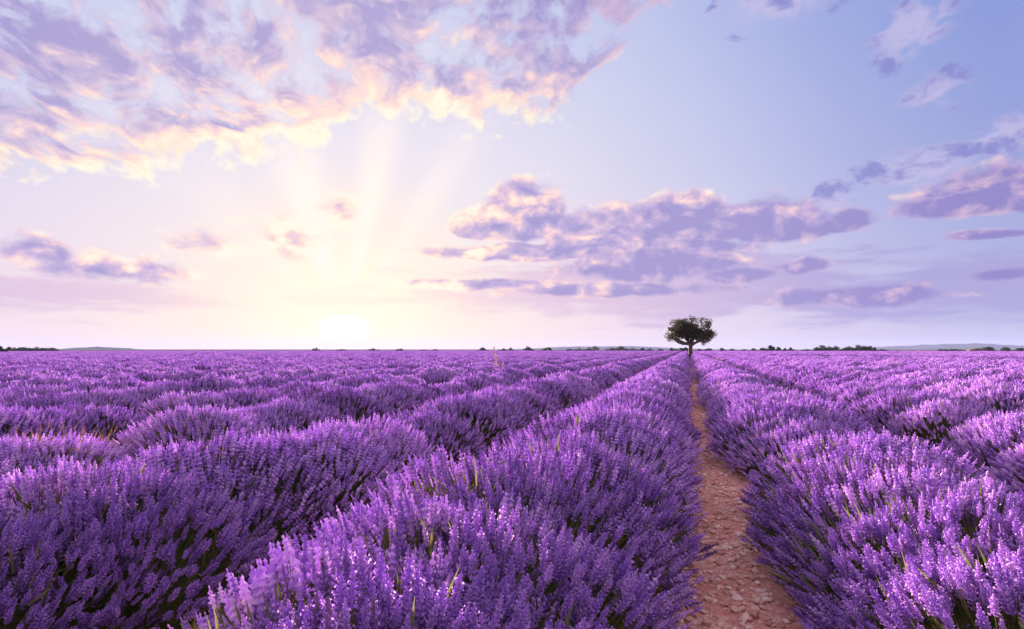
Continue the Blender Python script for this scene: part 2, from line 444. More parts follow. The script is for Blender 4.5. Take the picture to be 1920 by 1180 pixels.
# ------------------------------------------------------------------ ground, path, hills
S = 9000.0
g = link('ground', mesh('ground', np.array([(-S, -S, 0), (S, -S, 0), (S, S, 0), (-S, S, 0)]), np.array([(0, 1, 2, 3)]), M_soil))
tag(g, 'bare reddish brown soil of the lavender field', kind='structure')

m_, t_, N_ = material('far_land')
p_ = N_.n('ShaderNodeTexCoord').outputs['Object']
b_ = N_.n('ShaderNodeBsdfDiffuse'); N_.put(b_.inputs[0], N_.mix(N_.noise(N_.vm('MULTIPLY', p_, (1, 1, 1)), 0.012, 3, 0.5), (0.13, 0.075, 0.20, 1), (0.16, 0.13, 0.10, 1)))
o_ = N_.n('ShaderNodeOutputMaterial'); t_.links.new(b_.outputs[0], o_.inputs[0])
aa = np.linspace(0, 2 * np.pi, 97)[:-1]
V = np.concatenate([np.stack([np.cos(aa) * r_, np.sin(aa) * r_, np.full(96, 0.02)], 1) for r_ in (205.0, 6000.0)])
F = np.array([(i, 96 + i, 96 + (i + 1) % 96, (i + 1) % 96) for i in range(96)])[:, ::-1]
tag(link('far_land', mesh('far_land', V, F, m_)), 'dusky farmland beyond the lavender field', kind='structure')

PATH_X = 0.21
ys = np.concatenate([np.arange(-1.5, 9, 0.03), np.arange(9, 74, 0.25)]); xs = np.linspace(-0.62, 0.62, 34)
PX, PY = np.meshgrid(xs, ys)
def path_z(x, y):
    return 0.022 + 0.022 * mnoise.fractal(Vector((x * 3.2, y * 3.2, 0.0)), 0.7, 2.0, 4) + 0.009 * mnoise.noise(Vector((x * 22, y * 22, 3.0))) + 0.004 * mnoise.noise(Vector((x * 55, y * 55, 1.0)))
PZ = np.array([path_z(a, b) for a, b in zip(PX.ravel(), PY.ravel())]).reshape(PX.shape)
PZ = PZ * np.clip((0.62 - np.abs(PX)) / 0.12, 0.0, 1) + 0.004
nx = len(xs)
idx = np.arange(PX.size).reshape(PX.shape)
F = np.stack([idx[:-1, :-1], idx[:-1, 1:], idx[1:, 1:], idx[1:, :-1]], -1).reshape(-1, 4)
path = link('stony_path', mesh('stony_path', np.stack([PX.ravel() + PATH_X, PY.ravel(), PZ.ravel()], 1), F, M_soil, smooth=True))
tag(path, 'narrow stony red earth path between the lavender rows, leading to the tree', kind='structure')

stone_t = []
for k in range(7):
    V, Fi = ico(2)
    V = lump(V, 0.42, 1.7, k + 1) * np.array([1.0, 0.6 + 0.06 * k, 0.42 + 0.05 * (k % 4)])
    stone_t.append((V, Fi, np.full(len(V), 0.0)))
stone_m = [mesh('stone', t[0], t[1], M_stone, t[2], smooth=False) for t in stone_t]
stone_t = [((lambda V, F: (lump(V, 0.34, 1.25, k + 1) * np.array([1.0, 0.6 + 0.06 * k, 0.42 + 0.05 * (k % 4)]), F, np.zeros(len(V))))(*ico(1))) for k in range(7)]
spots = []
for _ in range(10000):
    y = 2.0 + 24.0 * random.random() ** 1.9
    x = max(-0.55, min(0.55, random.gauss(0.02, 0.24)))
    s = 0.005 + 0.026 * random.random() ** 3.6
    spots.append((y - 40 * s, x, y, s))
spots.sort()
for i, (_, x, y, s) in enumerate(spots[:290]):
    o = link('stone', stone_m[i % 7], path, (x + PATH_X, y, path_z(x, y) + 0.004 + s * 0.24), (random.gauss(0, .2), random.gauss(0, .2), random.random() * 6.3), (s, s, s))
rest = np.array(spots[290:])
parts = []
for k in range(7):
    r = rest[k::7]; n = len(r)
    Mx = frames(np.stack([rng.normal(0, .2, n), rng.normal(0, .2, n), np.ones(n)], 1), rng.random(n) * 6.3) * r[:, 3][:, None, None]
    pz = np.array([path_z(a, b) for a, b in zip(r[:, 1], r[:, 2])])
    T = stone_t[k]
    parts.append(stamp(T, Mx, np.stack([r[:, 1] + PATH_X, r[:, 2], pz + 0.004 + r[:, 3] * 0.22], 1), rng.random(n)))
V, F, T = join(parts)
tag(link('gravel', mesh('gravel', V, F, M_stone, T), path), kind='stuff')

def hill(name, bearing, dist, half_w, half_d, height, seed, label):
    n = 60
    u = np.linspace(-1, 1, n); U, Wd = np.meshgrid(u, u)
    r = np.sqrt(U ** 2 + Wd ** 2)
    h = np.clip(1 - r, 0, 1) ** 0.8
    nz = np.array([mnoise.fractal(Vector((a * 2.4 + seed, b * 2.4, seed * .7)), 0.8, 2.0, 4) for a, b in zip(U.ravel(), Wd.ravel())]).reshape(U.shape)
    Z = height * h * (1 + 0.45 * nz) - 2.0
    cx, cyy = ground_at(bearing, dist)
    X = cx + U * half_w * RGT[0] + Wd * half_d * FWD[0]; Y = cyy + U * half_w * RGT[1] + Wd * half_d * FWD[1]
    idx = np.arange(n * n).reshape(n, n)
    F = np.stack([idx[:-1, :-1], idx[:-1, 1:], idx[1:, 1:], idx[1:, :-1]], -1).reshape(-1, 4)
    o = link(name, mesh(name, np.stack([X.ravel(), Y.ravel(), Z.ravel()], 1), F, M_hill, smooth=True))
    tag(o, label, kind='structure')
hill('hill', 0.80, 3300, 620, 420, 40, 1.3, 'pale blue ridge on the horizon right of the tree clump')
hill('hill', 1.02, 2900, 420, 350, 29, 4.1, 'pale blue ridge at the right end of the horizon')
hill('hill', 0.18, 3600, 700, 380, 22, 7.9, 'faint pale rise on the horizon just left of the lone tree')
hill('hill', -0.74, 1900, 160, 120, 11, 11.0, 'low grey violet rise on the horizon far left')

# ------------------------------------------------------------------ lavender
def spike_hi(seed):
    """flower head of stacked whorls of buds, unit length along z"""
    q = np.random.default_rng(seed)
    octa = np.array([(0, 0, 0), (.42, .5, 0), (.42, 0, .5), (.42, -.5, 0), (.42, 0, -.5), (1.0, 0, 0.0)])
    of = np.array([(0, 1, 2), (0, 2, 3), (0, 3, 4), (0, 4, 1), (5, 2, 1), (5, 3, 2), (5, 4, 3), (5, 1, 4)])
    parts = []
    zs = [0.0] + list(np.linspace(0.17, 0.94, 7)) if seed % 2 else list(np.linspace(0.04, 0.94, 8))
    for w, z in enumerate(zs):
        k = w / (len(zs) - 1)
        rad = 0.112 * (0.80 + 0.55 * math.sin(math.pi * min(1, k * 0.9 + 0.12)) - 0.45 * k ** 3) * q.uniform(.9, 1.1)
        nb = 8 if k < 0.85 else 5
        for b in range(nb):
            a = 2 * math.pi * (b + 0.5 * (w % 2)) / nb + q.normal(0, .14)
            up = 0.75 + 0.7 * k + q.normal(0, .18)
            d = np.array([[math.cos(a), math.sin(a), up]]); d /= np.linalg.norm(d)
            Mf = frames(d, np.array([q.uniform(0, 6)]))[0][:, [2, 0, 1]]
            ln = rad * q.uniform(0.72, 1.08)
            V = (octa * np.array([ln, ln * 0.56, ln * 0.56])) @ Mf.T + np.array([math.cos(a), math.sin(a), 0]) * rad * 0.36 + np.array([0, 0, z - 0.02 + q.normal(0, .012)])
            t0 = q.choice([0.10, 0.22, 0.34, 0.48], p=[.25, .3, .27, .18]) + q.normal(0, .05)
            T = np.full(6, t0); T[5] += 0.05
            parts.append((V, of, T))
            if q.random() < 0.34:                      # an open corolla: two small pale lips
                e = V[5]; sx = Mf[:, 1] * ln * .36; sz = np.array([0, 0, 1.0]) * ln * .30; out = d[0] * ln * .28
                pv = np.array([e, e + sx + out, e + sz + out, e - sx + out, e - sz * .8 + out])
                parts.append((pv, np.array([(0, 1, 2), (0, 2, 3), (0, 3, 4), (0, 4, 1)]), np.full(5, 0.29 + q.normal(0, .08))))
    core = tube([(0, 0, -.05), (0, 0, .5), (0, 0, .97)], [.035, .05, .03], 4)
    parts.append((core[0], core[1], np.full(len(core[0]), 0.12)))
    return join(parts)

def spike_near(seed):
    """the same whorls with fewer faces, for the heads a little further in"""
    q = np.random.default_rng(seed + 20)
    bud = np.array([(0, .30, 0), (0, -.18, .26), (0, -.18, -.26), (1.0, 0, 0), (.5, .05, .42)])
    bf = np.array([(0, 1, 4), (1, 3, 4), (3, 0, 4), (1, 2, 3), (2, 0, 3)])
    parts = []
    nw = 6 + seed % 2
    for w in range(nw):
        k = w / (nw - 1); z = .04 + .88 * k
        rad = 0.118 * (0.80 + 0.55 * math.sin(math.pi * min(1, k * 0.9 + 0.12)) - 0.45 * k ** 3) * q.uniform(.85, 1.15)
        nb = 6 if k < .8 else 4
        for b in range(nb):
            a = 2 * math.pi * (b + .5 * (w % 2)) / nb + q.normal(0, .15)
            d = np.array([[math.cos(a), math.sin(a), .7 + .7 * k + q.normal(0, .2)]]); d /= np.linalg.norm(d)
            Mf = frames(d, np.array([q.uniform(0, 6)]))[0][:, [2, 0, 1]]
            ln = rad * q.uniform(0.9, 1.3)
            V = (bud * np.array([ln, ln, ln])) @ Mf.T + np.array([math.cos(a) * rad * .2, math.sin(a) * rad * .2, z - .02 + q.normal(0, .015)])
            T = np.full(5, q.choice([0.10, 0.24, 0.40, 0.62], p=[.25, .3, .27, .18])); T[3] += .1
            parts.append((V, bf, T))
    core = tube([(0, 0, -.05), (0, 0, .97)], [.04, .04], 3)
    parts.append((core[0], core[1], np.full(len(core[0]), 0.12)))
    return join(parts)

def spike_mid(seed, sides=5, whorls=5):
    q = np.random.default_rng(seed + 50)
    rings, T = [], []
    for w in range(whorls):
        k = w / (whorls - 1)
        rad = 0.125 * (0.85 + 0.5 * math.sin(math.pi * min(1, k * .9 + .1)) - 0.5 * k ** 3)
        for j, (rr, dz_) in enumerate(((0.42, 0.0), (1.0, 0.10))):
            z = k * 0.84 + dz_
            a = np.linspace(0, 2 * np.pi, sides, endpoint=False) + (w % 2) * math.pi / sides
            rj = rad * rr * q.uniform(.75, 1.25, sides)
            rings.append(np.stack([np.cos(a) * rj, np.sin(a) * rj, z + q.normal(0, .018, sides)], 1)); T.append(q.choice([.12, .28, .46, .70], sides, p=[.25, .3, .27, .18]))
    V = np.concatenate(rings + [np.array([[0, 0, 1.03]])]); T = np.concatenate(T + [np.array([.5])])
    F = []
    n = len(rings)
    for i in range(n - 1):
        for j in range(sides):
            p, r = i * sides + j, i * sides + (j + 1) % sides
            F += [(p, r, r + sides), (p, r + sides, p + sides)]
    for j in range(sides): F.append(((n - 1) * sides + j, (n - 1) * sides + (j + 1) % sides, len(V) - 1))
    return V, np.array(F), T

def spike_low(seed):
    q = np.random.default_rng(seed + 90)
    rings, T = [], []
    for z, r in ((0, .08), (.22, .19), (.55, .15), (.82, .12)):
        a = np.linspace(0, 2 * np.pi, 3, endpoint=False) + q.uniform(0, 2)
        rings.append(np.stack([np.cos(a) * r, np.sin(a) * r, np.full(3, z)], 1)); T.append(q.choice([.15, .3, .46, .66], 3))
    V = np.concatenate(rings + [np.array([[0, 0, 1.03]])]); T = np.concatenate(T + [np.array([.5])])
    F = []
    for i in range(3):
        for j in range(3):
            p, r = i * 3 + j, i * 3 + (j + 1) % 3
            F += [(p, r, r + 3), (p, r + 3, p + 3)]
    for j in range(3): F.append((9 + j, 9 + (j + 1) % 3, 12))
    return V, np.array(F), T

HI = [spike_hi(k) for k in range(6)]
NEAR = [spike_near(k) for k in range(5)]
MID = [spike_mid(k) for k in range(3)]
LOW = [spike_low(k) for k in range(3)]
HI_MESH = [mesh('flower_spike', t[0], t[1], M_flower, t[2]) for t in HI]

RX, RY, RZ = 0.80, 0.74, 0.585
def bush_layout(q, n):
    """tips, directions and lengths of the flower heads of one bush, base at the origin"""
    lobes = q.uniform(0, 6.3, 3)
    a = q.uniform(0, 2 * np.pi, n)
    c = 1 - q.random(n) ** 1.35 * 0.90                       # cos of the angle from the vertical
    s = np.sqrt(1 - c * c)
    k = 1 + 0.06 * np.sin(2 * a + lobes[0]) + 0.05 * np.sin(3 * a + lobes[1]) + 0.04 * np.sin(5 * a + lobes[2] + 3 * c)
    deep = np.where(q.random(n) < 0.16, q.uniform(0.74, 0.92, n), q.normal(0.975, 0.032, n))
    k = k * deep
    nrm = np.stack([s * np.cos(a), s * np.sin(a), c], 1)
    bulge = np.stack([s ** 0.92 * np.cos(a), s ** 0.92 * np.sin(a), c ** 0.95], 1)
    tip = bulge * np.array([RX, RY, RZ]) * k[:, None] + np.array([0, 0, 0.06])
    d = nrm * np.array([1.0, 1.0, 1.0]) + np.array([0, 0, 0.42]) + q.normal(0, 0.09, (n, 3))
    d /= np.linalg.norm(d, axis=1, keepdims=True)
    L = q.normal(0.091, 0.021, n).clip(0.045, 0.15) * (0.82 + 0.18 * c)
    base = nrm * np.array([0.16, 0.16, 0.0]) + np.array([0, 0, 0.04])
    return base, tip, d, L

def head_mats(q, d, L, fat=1.0):
    M = frames(d, q.uniform(0, 6.3, len(d)))
    wd = L * fat * q.uniform(.85, 1.15, len(d))
    return M * np.stack([wd, wd, L], 1)[:, None, :]

def spikes_mesh(q, templates, tip, d, L, fat=1.0, raw=False):
    M = head_mats(q, d, L, fat)
    pos = tip - d * L[:, None]
    parts = []
    n = len(templates)
    off = q.normal(0, 0.14, len(d)) - 0.4 * (q.random(len(d)) < 0.04)
    for i, t in enumerate(templates):
        parts.append(stamp(t, M[i::n], pos[i::n], off[i::n]))
    V, F, T = join(parts)
    if raw: return V, F, T
    return mesh('flower_spikes', V, F, M_flower, T)

def stems_mesh(q, base, tip, d, L, width, segs):
    """thin curved stems up to the flower heads, as folded ribbons"""
    end = tip - d * L[:, None] * 0.98
    n = len(end)
    ctrl = end - d * np.linalg.norm(end - base, axis=1, keepdims=True) * 0.55
    ts = np.linspace(0.30, 1, segs + 1)
    side = np.cross(d, q.normal(0, 1, (n, 3))); side /= np.linalg.norm(side, axis=1, keepdims=True)
    third = np.cross(d, side)
    rows = []
    for t in ts:
        p = (1 - t) ** 2 * base + 2 * t * (1 - t) * ctrl + t * t * end
        w = width * (1.25 - 0.45 * t)
        rows.append(np.stack([p + side * w, p - side * w * .5 + third * w * .87, p - side * w * .5 - third * w * .87], 1))
    V = np.stack(rows, 1)                                     # n, segs+1, 3, 3
    per = (segs + 1) * 3
    F = []
    for i in range(segs):
        for j in range(3):
            a_, b_ = i * 3 + j, i * 3 + (j + 1) % 3
            F += [(a_, b_, b_ + 3), (a_, b_ + 3, a_ + 3)]
    F = np.array(F)[None] + (np.arange(n) * per)[:, None, None]
    T = np.repeat((q.random(n) ** 1.4 * 0.8 + (q.random(n) < 0.04) * 0.6).clip(0, 1), per)
    return mesh('stems', V.reshape(-1, 3), F.reshape(-1, 3), M_stem, T)

def foliage_mesh(q, n_leaves, sub):
    """dark leafy heart of the bush: a ragged dome with narrow leaves standing out of it"""
    V, F = ico(sub)
    keep = V[:, 2] > -0.25
    V = lump(V, 0.16, 2.0, q.uniform(0, 30)) * np.array([RX * .66, RY * .78, RZ * .72]) + np.array([0, 0, 0.05])
    V[:, 2] = np.maximum(V[:, 2], 0.0)
    parts = [(V, F, np.full(len(V), 0.05) + q.random(len(V)) * 0.25)]
    a = q.uniform(0, 6.3, n_leaves); c = 1 - q.random(n_leaves) * 0.95; s = np.sqrt(1 - c * c)
    nrm = np.stack([s * np.cos(a), s * np.sin(a), c], 1)
    pos = nrm * np.array([RX, RY, RZ]) * q.uniform(0.50, 0.84, n_leaves)[:, None] + np.array([0, 0, .05])
    d = nrm + np.array([0, 0, .5]) + q.normal(0, .3, (n_leaves, 3))
    leaf = (np.array([(-.028, 0, 0), (.028, 0, 0), (.038, .02, .5), (-.038, .02, .5), (0, 0, 1.0)]), np.array([(0, 1, 2), (0, 2, 3), (3, 2, 4)]), np.zeros(5))
    L = q.uniform(.06, .15, n_leaves)
    parts.append(stamp(leaf, frames(d, q.uniform(0, 6.3, n_leaves)) * L[:, None, None], pos, q.random(n_leaves)))
    V, F, T = join(parts)
    return mesh('foliage', V, F, M_leaf, T)

def bush_parts(q, n, templates, segs, stem_w, n_leaves, sub, fat=1.0, longer=1.0):
    base, tip, d, L = bush_layout(q, n)
    L = L * longer
    return (spikes_mesh(q, templates, tip, d, L, fat), stems_mesh(q, base, tip, d, L, stem_w, segs), foliage_mesh(q, n_leaves, sub))

MID_SETS = [bush_parts(np.random.default_rng(100 + k), 1650, MID, 3, 0.0022, 1500, 3) for k in range(3)]
LOW_SETS = [bush_parts(np.random.default_rng(200 + k), 1500, LOW, 1, 0.0026, 300, 2, 0.98, 1.0) for k in range(5)]

# rows run along +Y; gaps where a plant is missing or stunted, as (row, distance along the row)
SPACING = 1.83
ROW0 = -0.715
GAPS = {0: [], 1: [5.05, 10.4, 19.0], -1: [4.55, 8.5, 13.6, 35.8], -2: [3.2, 9.6, 15.0, 21.5], -3: [5.4, 12.0, 24.0], 2: [7.2, 13.5, 22.0], 3: [9.0, 17.0]}
def in_view(x, y, pad):
    s, a = view(x, y)
    return a > 0.15 - pad * 0.3 and abs(s) < 0.915 * a + 1.0 + pad
bushes = []
prng = np.random.default_rng(31)
for k in range(-130, 190):
    x0 = ROW0 + SPACING * k - (0.06 if k > 0 else 0.0)
    gaps = GAPS.get(k, [])
    if not gaps: gaps = list(np.cumsum(prng.uniform(9, 30, 30)))
    y = -0.75 + prng.uniform(0, 0.3)
    if k == 0: y = 1.15
    if k == 1: y = 2.05
    if k == -1: y = 0.55
    if k in (2, 3): y = 2.2
    while y < 215:
        dist = math.hypot(x0, y)
        if dist > 215: y += 1; 
        sc = prng.normal(1.0, 0.03)
        gd = min([abs(y - g_) for g_ in gaps] + [9])
        skip = gd < 0.34
        if gd < 0.95 and not skip: sc *= 0.93
        if not skip and in_view(x0, y, 1.2):
            bushes.append((math.hypot(*view(x0, y)), k, x0 + prng.normal(0, .045), y + prng.normal(0, .06), sc, prng.normal(0, 0.16) + (math.pi if prng.random() < .5 else 0.0), prng.normal(1, .04)))
        y += 0.68 * prng.uniform(0.92, 1.10)
bushes = [b for b in bushes if b[0] < 215]
bushes.sort()
shown = [b for b in bushes if in_view(b[2], b[3], -0.35)]
single = set(id(b) for b in shown[:295])
extra = [b for b in bushes if b[0] < 5.0 and id(b) not in single]       # beside the frame, still part of their rows
things = sorted([b for b in bushes if id(b) in single] , key=lambda b: b[0])
count = {}
def row_phrase(k):
    if k == 0: return 'row just left of the stony path'
    if k == 1: return 'row just right of the stony path'
    n = -k + 1 if k < 0 else k
    return f'{ordinal(n)} row {"left" if k < 0 else "right"} of the stony path'
GROUP = 'lavender bushes standing in rows'
n_near = 0
by_row = {}
for b in things: by_row.setdefault(b[1], []).append(b)
number = {}
for k, lst in by_row.items():
    for i, b in enumerate(sorted(lst, key=lambda b: b[3])): number[id(b)] = i + 1

def add_bush(b, i):
    dist, k, x, y, sc, rz, hz = b
    root = bpy.data.objects.new('lavender_bush', None); root.empty_display_size = 0.3
    root.location = (x, y, 0.0); root.rotation_euler = (0, 0, rz); root.scale = (sc * (1.0 if k in (0, 1) else 0.94), sc, sc * hz)
    col.objects.link(root)
    tag(root, f'purple lavender bush, {ordinal(number[id(b)])} from the front in the {row_phrase(k)}', 'lavender bush', GROUP)
    s, a = view(x, y)
    global n_near
    if a < 3.9 and abs(s) < 0.93 * a + 0.25 and n_near < 9:
        n_near += 1
        q = np.random.default_rng(300 + i)
        base, tip, d, L = bush_layout(q, 1450)
        # the flower heads that show largest from the path are single parts
        Rz = Matrix.Rotation(rz, 3, 'Z')
        w = np.array((Rz @ Matrix.Diagonal((sc, sc, sc * hz))))
        wp = tip @ w.T + np.array([x, y, 0])
        sd = wp[:, 0] * RGT[0] + wp[:, 1] * RGT[1]; ah = wp[:, 0] * FWD[0] + wp[:, 1] * FWD[1]; zz = wp[:, 2] - EYE
        ok = (ah > 0.2) & (np.abs(sd) < 0.95 * ah + .1) & (zz > -0.55 * ah - .12)
        wn = (d @ w.T); to = np.stack([-wp[:, 0], -wp[:, 1], EYE - wp[:, 2]], 1); facing = (to * (wp - np.array([x, y, 0.0]))).sum(1) > -0.1
        score = np.where(ok & facing, np.linalg.norm(to, axis=1), 99)
        order = np.argsort(score); first = order[:280]; first = first[score[first] < 50]
        rest_i = np.setdiff1d(np.arange(len(d)), first)
        hm = head_mats(q, d, L)
        for n_, j in enumerate(first):
            o = bpy.data.objects.new('flower_spike', HI_MESH[int(q.integers(6))])
            M4 = Matrix(hm[j].tolist()).to_4x4(); M4.translation = Vector(tip[j] - d[j] * L[j])
            o.parent = root; o.matrix_local = M4
            col.objects.link(o)
        near_rest = rest_i[score[rest_i] < 50]; far_rest = np.setdiff1d(rest_i, near_rest)
        both = [spikes_mesh(q, T_, tip[i_], d[i_], L[i_], raw=True) for T_, i_ in ((NEAR, near_rest), (MID, far_rest)) if len(i_)]
        V, F, T = join(both)
        fs = mesh('flower_spikes', V, F, M_flower, T)
        st = stems_mesh(q, base, tip, d, L, 0.0019, 4)
        fo = foliage_mesh(q, 2400, 3)
        sets = (fs, st, fo)
    elif a < 9.5:
        sets = MID_SETS[i % 3]
    else:
        sets = LOW_SETS[i % 5]
    for nm, me in zip(('flower_spikes', 'stems', 'foliage'), sets):
        o = bpy.data.objects.new(nm, me); o.parent = root; col.objects.link(o)
        tag(o, kind='stuff')
    return root
roots = [add_bush(b, i) for i, b in enumerate(things)]

# the rest of the field: one mass, made of the same plants
rest_b = [b for b in bushes if id(b) not in single]
pm = bpy.data.meshes.new('lavender_field')
pm.vertices.add(len(rest_b)); pm.vertices.foreach_set('co', np.array([(b[2], b[3], 0.0) for b in rest_b], dtype=np.float32).ravel())
for nm, vals in (('turn', [b[5] for b in rest_b]), ('size', [b[4] for b in rest_b])):
    at = pm.attributes.new(nm, 'FLOAT', 'POINT'); at.data.foreach_set('value', np.array(vals, dtype=np.float32))
field = link('lavender_field', pm)
tag(field, 'far rows of purple lavender merging towards the horizon', 'lavender', kind='stuff')
gn = bpy.data.node_groups.new('plants', 'GeometryNodeTree')
gn.interface.new_socket('Geometry', in_out='INPUT', socket_type='NodeSocketGeometry')
gn.interface.new_socket('Geometry', in_out='OUTPUT', socket_type='NodeSocketGeometry')
gi = gn.nodes.new('NodeGroupInput'); go = gn.nodes.new('NodeGroupOutput')
low_roots = [r for r, b in zip(roots, things) if r.children and r.children[0].data in [s_[0] for s_ in LOW_SETS]]
variants = {}
for r in low_roots:
    variants.setdefault(r.children[0].data.name, r)
allv = gn.nodes.new('GeometryNodeJoinGeometry')
for r in variants.values():
    j = gn.nodes.new('GeometryNodeJoinGeometry')
    for ch in r.children:
        oi = gn.nodes.new('GeometryNodeObjectInfo'); oi.transform_space = 'ORIGINAL'; oi.inputs['Object'].default_value = ch
        gn.links.new(oi.outputs['Geometry'], j.inputs[0])
    gti = gn.nodes.new('GeometryNodeGeometryToInstance'); gn.links.new(j.outputs[0], gti.inputs[0]); gn.links.new(gti.outputs[0], allv.inputs[0])
iop = gn.nodes.new('GeometryNodeInstanceOnPoints'); iop.inputs['Pick Instance'].default_value = True
gn.links.new(gi.outputs[0], iop.inputs['Points']); gn.links.new(allv.outputs[0], iop.inputs['Instance'])
ra = gn.nodes.new('GeometryNodeInputNamedAttribute'); ra.data_type = 'FLOAT'; ra.inputs[0].default_value = 'turn'
sa = gn.nodes.new('GeometryNodeInputNamedAttribute'); sa.data_type = 'FLOAT'; sa.inputs[0].default_value = 'size'
cx_ = gn.nodes.new('ShaderNodeCombineXYZ'); gn.links.new(ra.outputs[0], cx_.inputs[2])
gn.links.new(cx_.outputs[0], iop.inputs['Rotation']); gn.links.new(sa.outputs[0], iop.inputs['Scale'])
gn.links.new(iop.outputs[0], go.inputs[0])
md = field.modifiers.new('plants', 'NODES'); md.node_group = gn

# ------------------------------------------------------------------ the lone tree
def crown_mesh(name, q, clumps, n_leaf, size, mat):
    """leaves spread through the volume of many clumps; clumps = (centre, radii)"""
    w = np.array([np.prod(r) ** (2 / 3) for _, r in clumps]); w = w / w.sum()
    pick = q.choice(len(clumps), n_leaf, p=w)
    C = np.array([c for c, _ in clumps])[pick]; Rr = np.array([r for _, r in clumps])[pick]
    v = q.normal(0, 1, (n_leaf, 3)); v /= np.linalg.norm(v, axis=1, keepdims=True)
    rr = q.random(n_leaf)[:, None] ** 0.45
    pos = C + v * Rr * rr * q.uniform(.85, 1.12, (n_leaf, 1))
    leaf = (np.array([(-.30, 0, 0), (.30, 0, 0), (.34, .1, .5), (-.34, .1, .5), (0, 0, 1.0)]), np.array([(0, 1, 2), (0, 2, 3), (3, 2, 4)]), np.zeros(5))
    M = frames(v + q.normal(0, .6, (n_leaf, 3)), q.uniform(0, 6.3, n_leaf)) * (size * q.uniform(.6, 1.3, n_leaf))[:, None, None]
    V, F, T = stamp(leaf, M, pos, (q.random(n_leaf) * .6 + .4 * q.random(len(clumps))[pick]))
    return mesh(name, V, F, mat, T)

q = np.random.default_rng(5)
tx, ty = 0.30, 75.6
tree = bpy.data.objects.new('lone_tree', None); tree.location = (tx, ty, 0); tree.rotation_euler = (0, 0, R(HEADING)); col.objects.link(tree)
tag(tree, 'lone dark green tree with a forked trunk at the end of the stony path', 'tree')
tv, tf = tube([(0, 0, -.1), (.03, 0, .6), (-.02, 0, 1.2), (.02, 0, 1.75), (.05, .05, 2.1)], [.38, .27, .24, .28, .20], 10)
link('trunk', mesh('trunk', tv, tf, M_bark, smooth=True), tree)
clumps = []
crown_c = np.array([0.1, 0, 3.45])
for i in range(165):
    v = q.normal(0, 1, 3); v /= np.linalg.norm(v)
    p = crown_c + v * np.array([3.0, 2.7, 2.3 if v[2] > 0 else 1.25]) * q.uniform(.25, .95)
    if p[2] < 2.75 and abs(p[0]) < 0.55: p[2] += 0.5
    rr = q.uniform(.30, .62)
    clumps.append((p, (rr * 1.1, rr, rr * .8)))
for p, rr in (((-2.6, .2, 2.5), .4), ((-2.0, -.4, 2.3), .36), ((-1.3, .3, 2.35), .3), ((2.6, .2, 2.5), .4), ((2.0, -.4, 2.35), .36), ((1.3, .3, 2.4), .3), ((-2.9, .2, 3.0), .5), ((-2.3, -.5, 2.8), .5), ((-1.6, .4, 2.75), .42), ((-1.2, -.4, 2.9), .4), ((2.9, .2, 3.0), .5), ((2.3, .4, 2.8), .5), ((1.7, -.4, 2.75), .45), ((1.3, .5, 2.85), .4), ((-2.55, 0, 2.75), .45), ((-2.0, .1, 2.55), .35), ((-1.55, -.1, 2.05), .22), ((2.5, 0, 2.75), .42), ((2.2, 0, 2.45), .3)): clumps.append((np.array(p), (rr, rr, rr * .8)))
limb_ends = [(-2.2, .3, 3.3), (-1.3, -.8, 3.9), (-.5, .9, 4.4), (.3, -.6, 4.5), (1.0, .7, 4.2), (1.7, -.5, 3.7), (2.4, .2, 3.2), (-2.5, -.2, 2.8), (-.9, .2, 4.2), (.9, .1, 4.4), (-1.6, 0, 2.15)]
for i, e in enumerate(limb_ends):
    s0 = np.array([0.02 + 0.05 * q.normal(), 0.05 * q.normal(), 1.55 + 0.4 * q.random()]); e = np.array(e)
    mid_ = s0 * .45 + e * .55 + np.array([e[0] * .12, e[1] * .1, -.22]) + q.normal(0, .08, 3)
    pts = [s0, s0 * .6 + mid_ * .4 + np.array([0, 0, -.05]), mid_, mid_ * .4 + e * .6 + q.normal(0, .08, 3), e]
    lv, lf = tube(pts, [.20, .15, .11, .07, .03], 7)
    lm = link('limb', mesh('limb', lv, lf, M_bark, smooth=True), tree)
    for j in range(3):
        a0 = pts[2] * (1 - j * .3) + pts[4] * j * .3
        e2 = a0 + np.array([q.normal(e[0] * .25, .5), q.normal(0, .5), q.uniform(.2, .8)])
        bv, bf = tube([a0, (a0 + e2) / 2 + q.normal(0, .06, 3), e2], [.055, .035, .015], 5)
        link('branch', mesh('branch', bv, bf, M_bark), lm)
link('crown', crown_mesh('crown', q, clumps, 13000, 0.155, M_tree), tree)
drv = [(np.array([1.55 + .9 * q.random() , q.normal(0, .3), 1.75 + .9 * q.random()]), (.2, .2, .25)) for _ in range(9)]
link('hanging_twigs', crown_mesh('hanging_twigs', q, drv, 260, 0.13, M_tree), tree)
tw = [tube([(1.7, 0, 2.9), (1.9 + .1 * k, .1 * k, 2.4), (1.7 + .22 * k, 0, 1.75 + .1 * k)], [.03, .02, .008], 4) for k in range(4)]
tj = join([(v_, f_, np.zeros(len(v_))) for v_, f_ in tw])
link('hanging_branch', mesh('hanging_branch', tj[0], tj[1], M_bark), tree)

